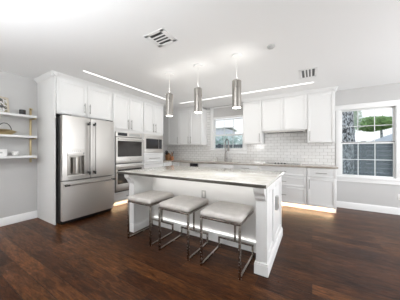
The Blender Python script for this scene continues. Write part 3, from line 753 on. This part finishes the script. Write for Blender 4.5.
MB().lathe([(.022, .001), (.026, .006), (.044, .035), (.050, .075), (.047, .076), (.040, .038), (.02, .014)], (-4.38, 1.13, ZS[2])).build('dish', M['white'], r)

r = thing('outlet', 'white outlet plate low on the wall under the large window', 'outlet', (1.505, 5.22, .36))
MB().box(1.468, 1.542, YB-.008, YB-.0005, .298, .415, .002).build('cover_plate', M['white'], r)
MB().box(1.490, 1.520, YB-.011, YB-.0075, .32, .393, .001).build('socket', M['white'], r)

# ------------------------------------------------------------------ outdoors
struct(MB().box(-40, 40, YB+.15, 60, -.35, -.25).build('ground', M['grass']))
r = thing('board_fence', 'blue-grey horizontal board fence outside the windows', 'fence', (-1, 8.5, -.25))
f = MB(); z = -.2
while z < 1.52: f.box(-9, 7, 8.5, 8.53, z, z+.135, .004); z += .147
f.build('board_panel', M['fence'], r)
for x in (-8, -6, -4, -2.1, 0, 1.55, 2.6, 4.6): MB().box(x-.06, x+.06, 8.53, 8.62, -.25, 1.60, .005).build('post', M['fence'], r)
def leaves(mb, c, rad, n, size):
    t = mb.bm
    for _ in range(n):
        while True:
            d = Vector((random.uniform(-1, 1), random.uniform(-1, 1), random.uniform(-1, 1)))
            if .1 < d.length < 1: break
        d = d.normalized()*(d.length**.5)
        p_ = Vector(c)+Vector((d.x*rad[0], d.y*rad[1], d.z*rad[2]))
        a = Vector((random.gauss(0, 1), random.gauss(0, 1), random.gauss(0, 1))).normalized(); b_ = a.orthogonal().normalized(); s_ = size*random.uniform(.6, 1.3)
        t.faces.new([t.verts.new(p_+a*s_), t.verts.new(p_+b_*s_*.5), t.verts.new(p_-a*s_), t.verts.new(p_-b_*s_*.5)])
def tree(name, label, x, y, zc, rad, n, size, lm, tr_=.12):
    r = thing(name, label, 'tree', (x, y, -.25))
    q = MB().tube([(x, y, -.25), (x+.05, y, zc*.5), (x, y, zc)], [tr_, tr_*.8, tr_*.4], 10); q.build('trunk', M['bark'], r)
    l = MB()
    for k in range(5):
        o = Vector((random.uniform(-.5, .5)*rad[0], random.uniform(-.5, .5)*rad[1], random.uniform(-.4, .4)*rad[2]))
        leaves(l, Vector((x, y, zc))+o, [v*.62 for v in rad], n//5, size)
    l.build('foliage', lm, r)
# trunk close to the large window
r = thing('tree_trunk', 'thick mottled tree trunk just outside the large window', 'tree', (.80, 6.5, -.25))
q = [(.78, 6.5, -.25), (.79, 6.5, .5), (.80, 6.5, 1.3), (.795, 6.5, 2.2), (.80, 6.5, 3.4), (.82, 6.5, 5.0)]
MB().tube(q, [.25, .185, .175, .175, .17, .16], 24).build('trunk', M['bark'], r)
tree('leafy_tree', 'bright green tree behind the neighbouring roof', 4.1, 17.5, 3.1, (1.3, 1.2, .62), 3500, .10, M['leaf'])
tree('leafy_tree', 'pale green tree rising beside the mottled trunk', 1.72, 12.0, 3.3, (.36, .5, 1.3), 1400, .07, M['leafp'])
def house(label, x0, x1, y0, y1, ze, zr, wallm, roofm, ridge='x'):
    r = thing('neighbor_house', label, 'house', ((x0+x1)/2, (y0+y1)/2, -.25))
    w = MB().box(x0, x1, y0, y1, -.25, ze); 
    if ridge == 'y': w.prism([(x0, ze-.02), (x1, ze-.02), ((x0+x1)/2, zr-.08)], 'y', y0, y1)
    w.build('walls', wallm, r)
    o = .25
    if ridge == 'x': p_ = [(y0-o, ze-.08), ((y0+y1)/2, zr), (y1+o, ze-.08), (y1+o, ze), ((y0+y1)/2, zr+.1), (y0-o, ze)]; MB().prism(p_, 'x', x0-o, x1+o).build('roof', roofm, r)
    else: p_ = [(x0-o, ze-.08), ((x0+x1)/2, zr), (x1+o, ze-.08), (x1+o, ze), ((x0+x1)/2, zr+.1), (x0-o, ze)]; MB().prism(p_, 'y', y0-o, y1+o).build('roof', roofm, r)
house('pale house with light grey roof beyond the fence, outside the large window', 2.2, 8.5, 10.2, 14.5, 1.35, 2.75, M['siding'], M['shingle'], 'y')
house('lavender house with pale roof seen through the sink window', -10, -7.05, 16.0, 19, 3.35, 3.5, M['siding'], M['white'], 'x')
r = thing('shrub_hedge', 'bluish green hedge standing behind the fence, outside the sink window', 'hedge', (-4.4, 9.3, -.25))
l = MB()
for k in range(9): leaves(l, (-6.6+k*.55, 9.4, 1.55+random.uniform(-.05, .12)), (.5, .35, .55), 420, .07)
l.build('foliage', M['ivy'], r)
st = MB()
for k in range(5): st.cyl((-6.4+k, 9.4, -.25), (-6.4+k, 9.4, 1.4), .03, n=8)
st.build('stem', M['wood'], r)
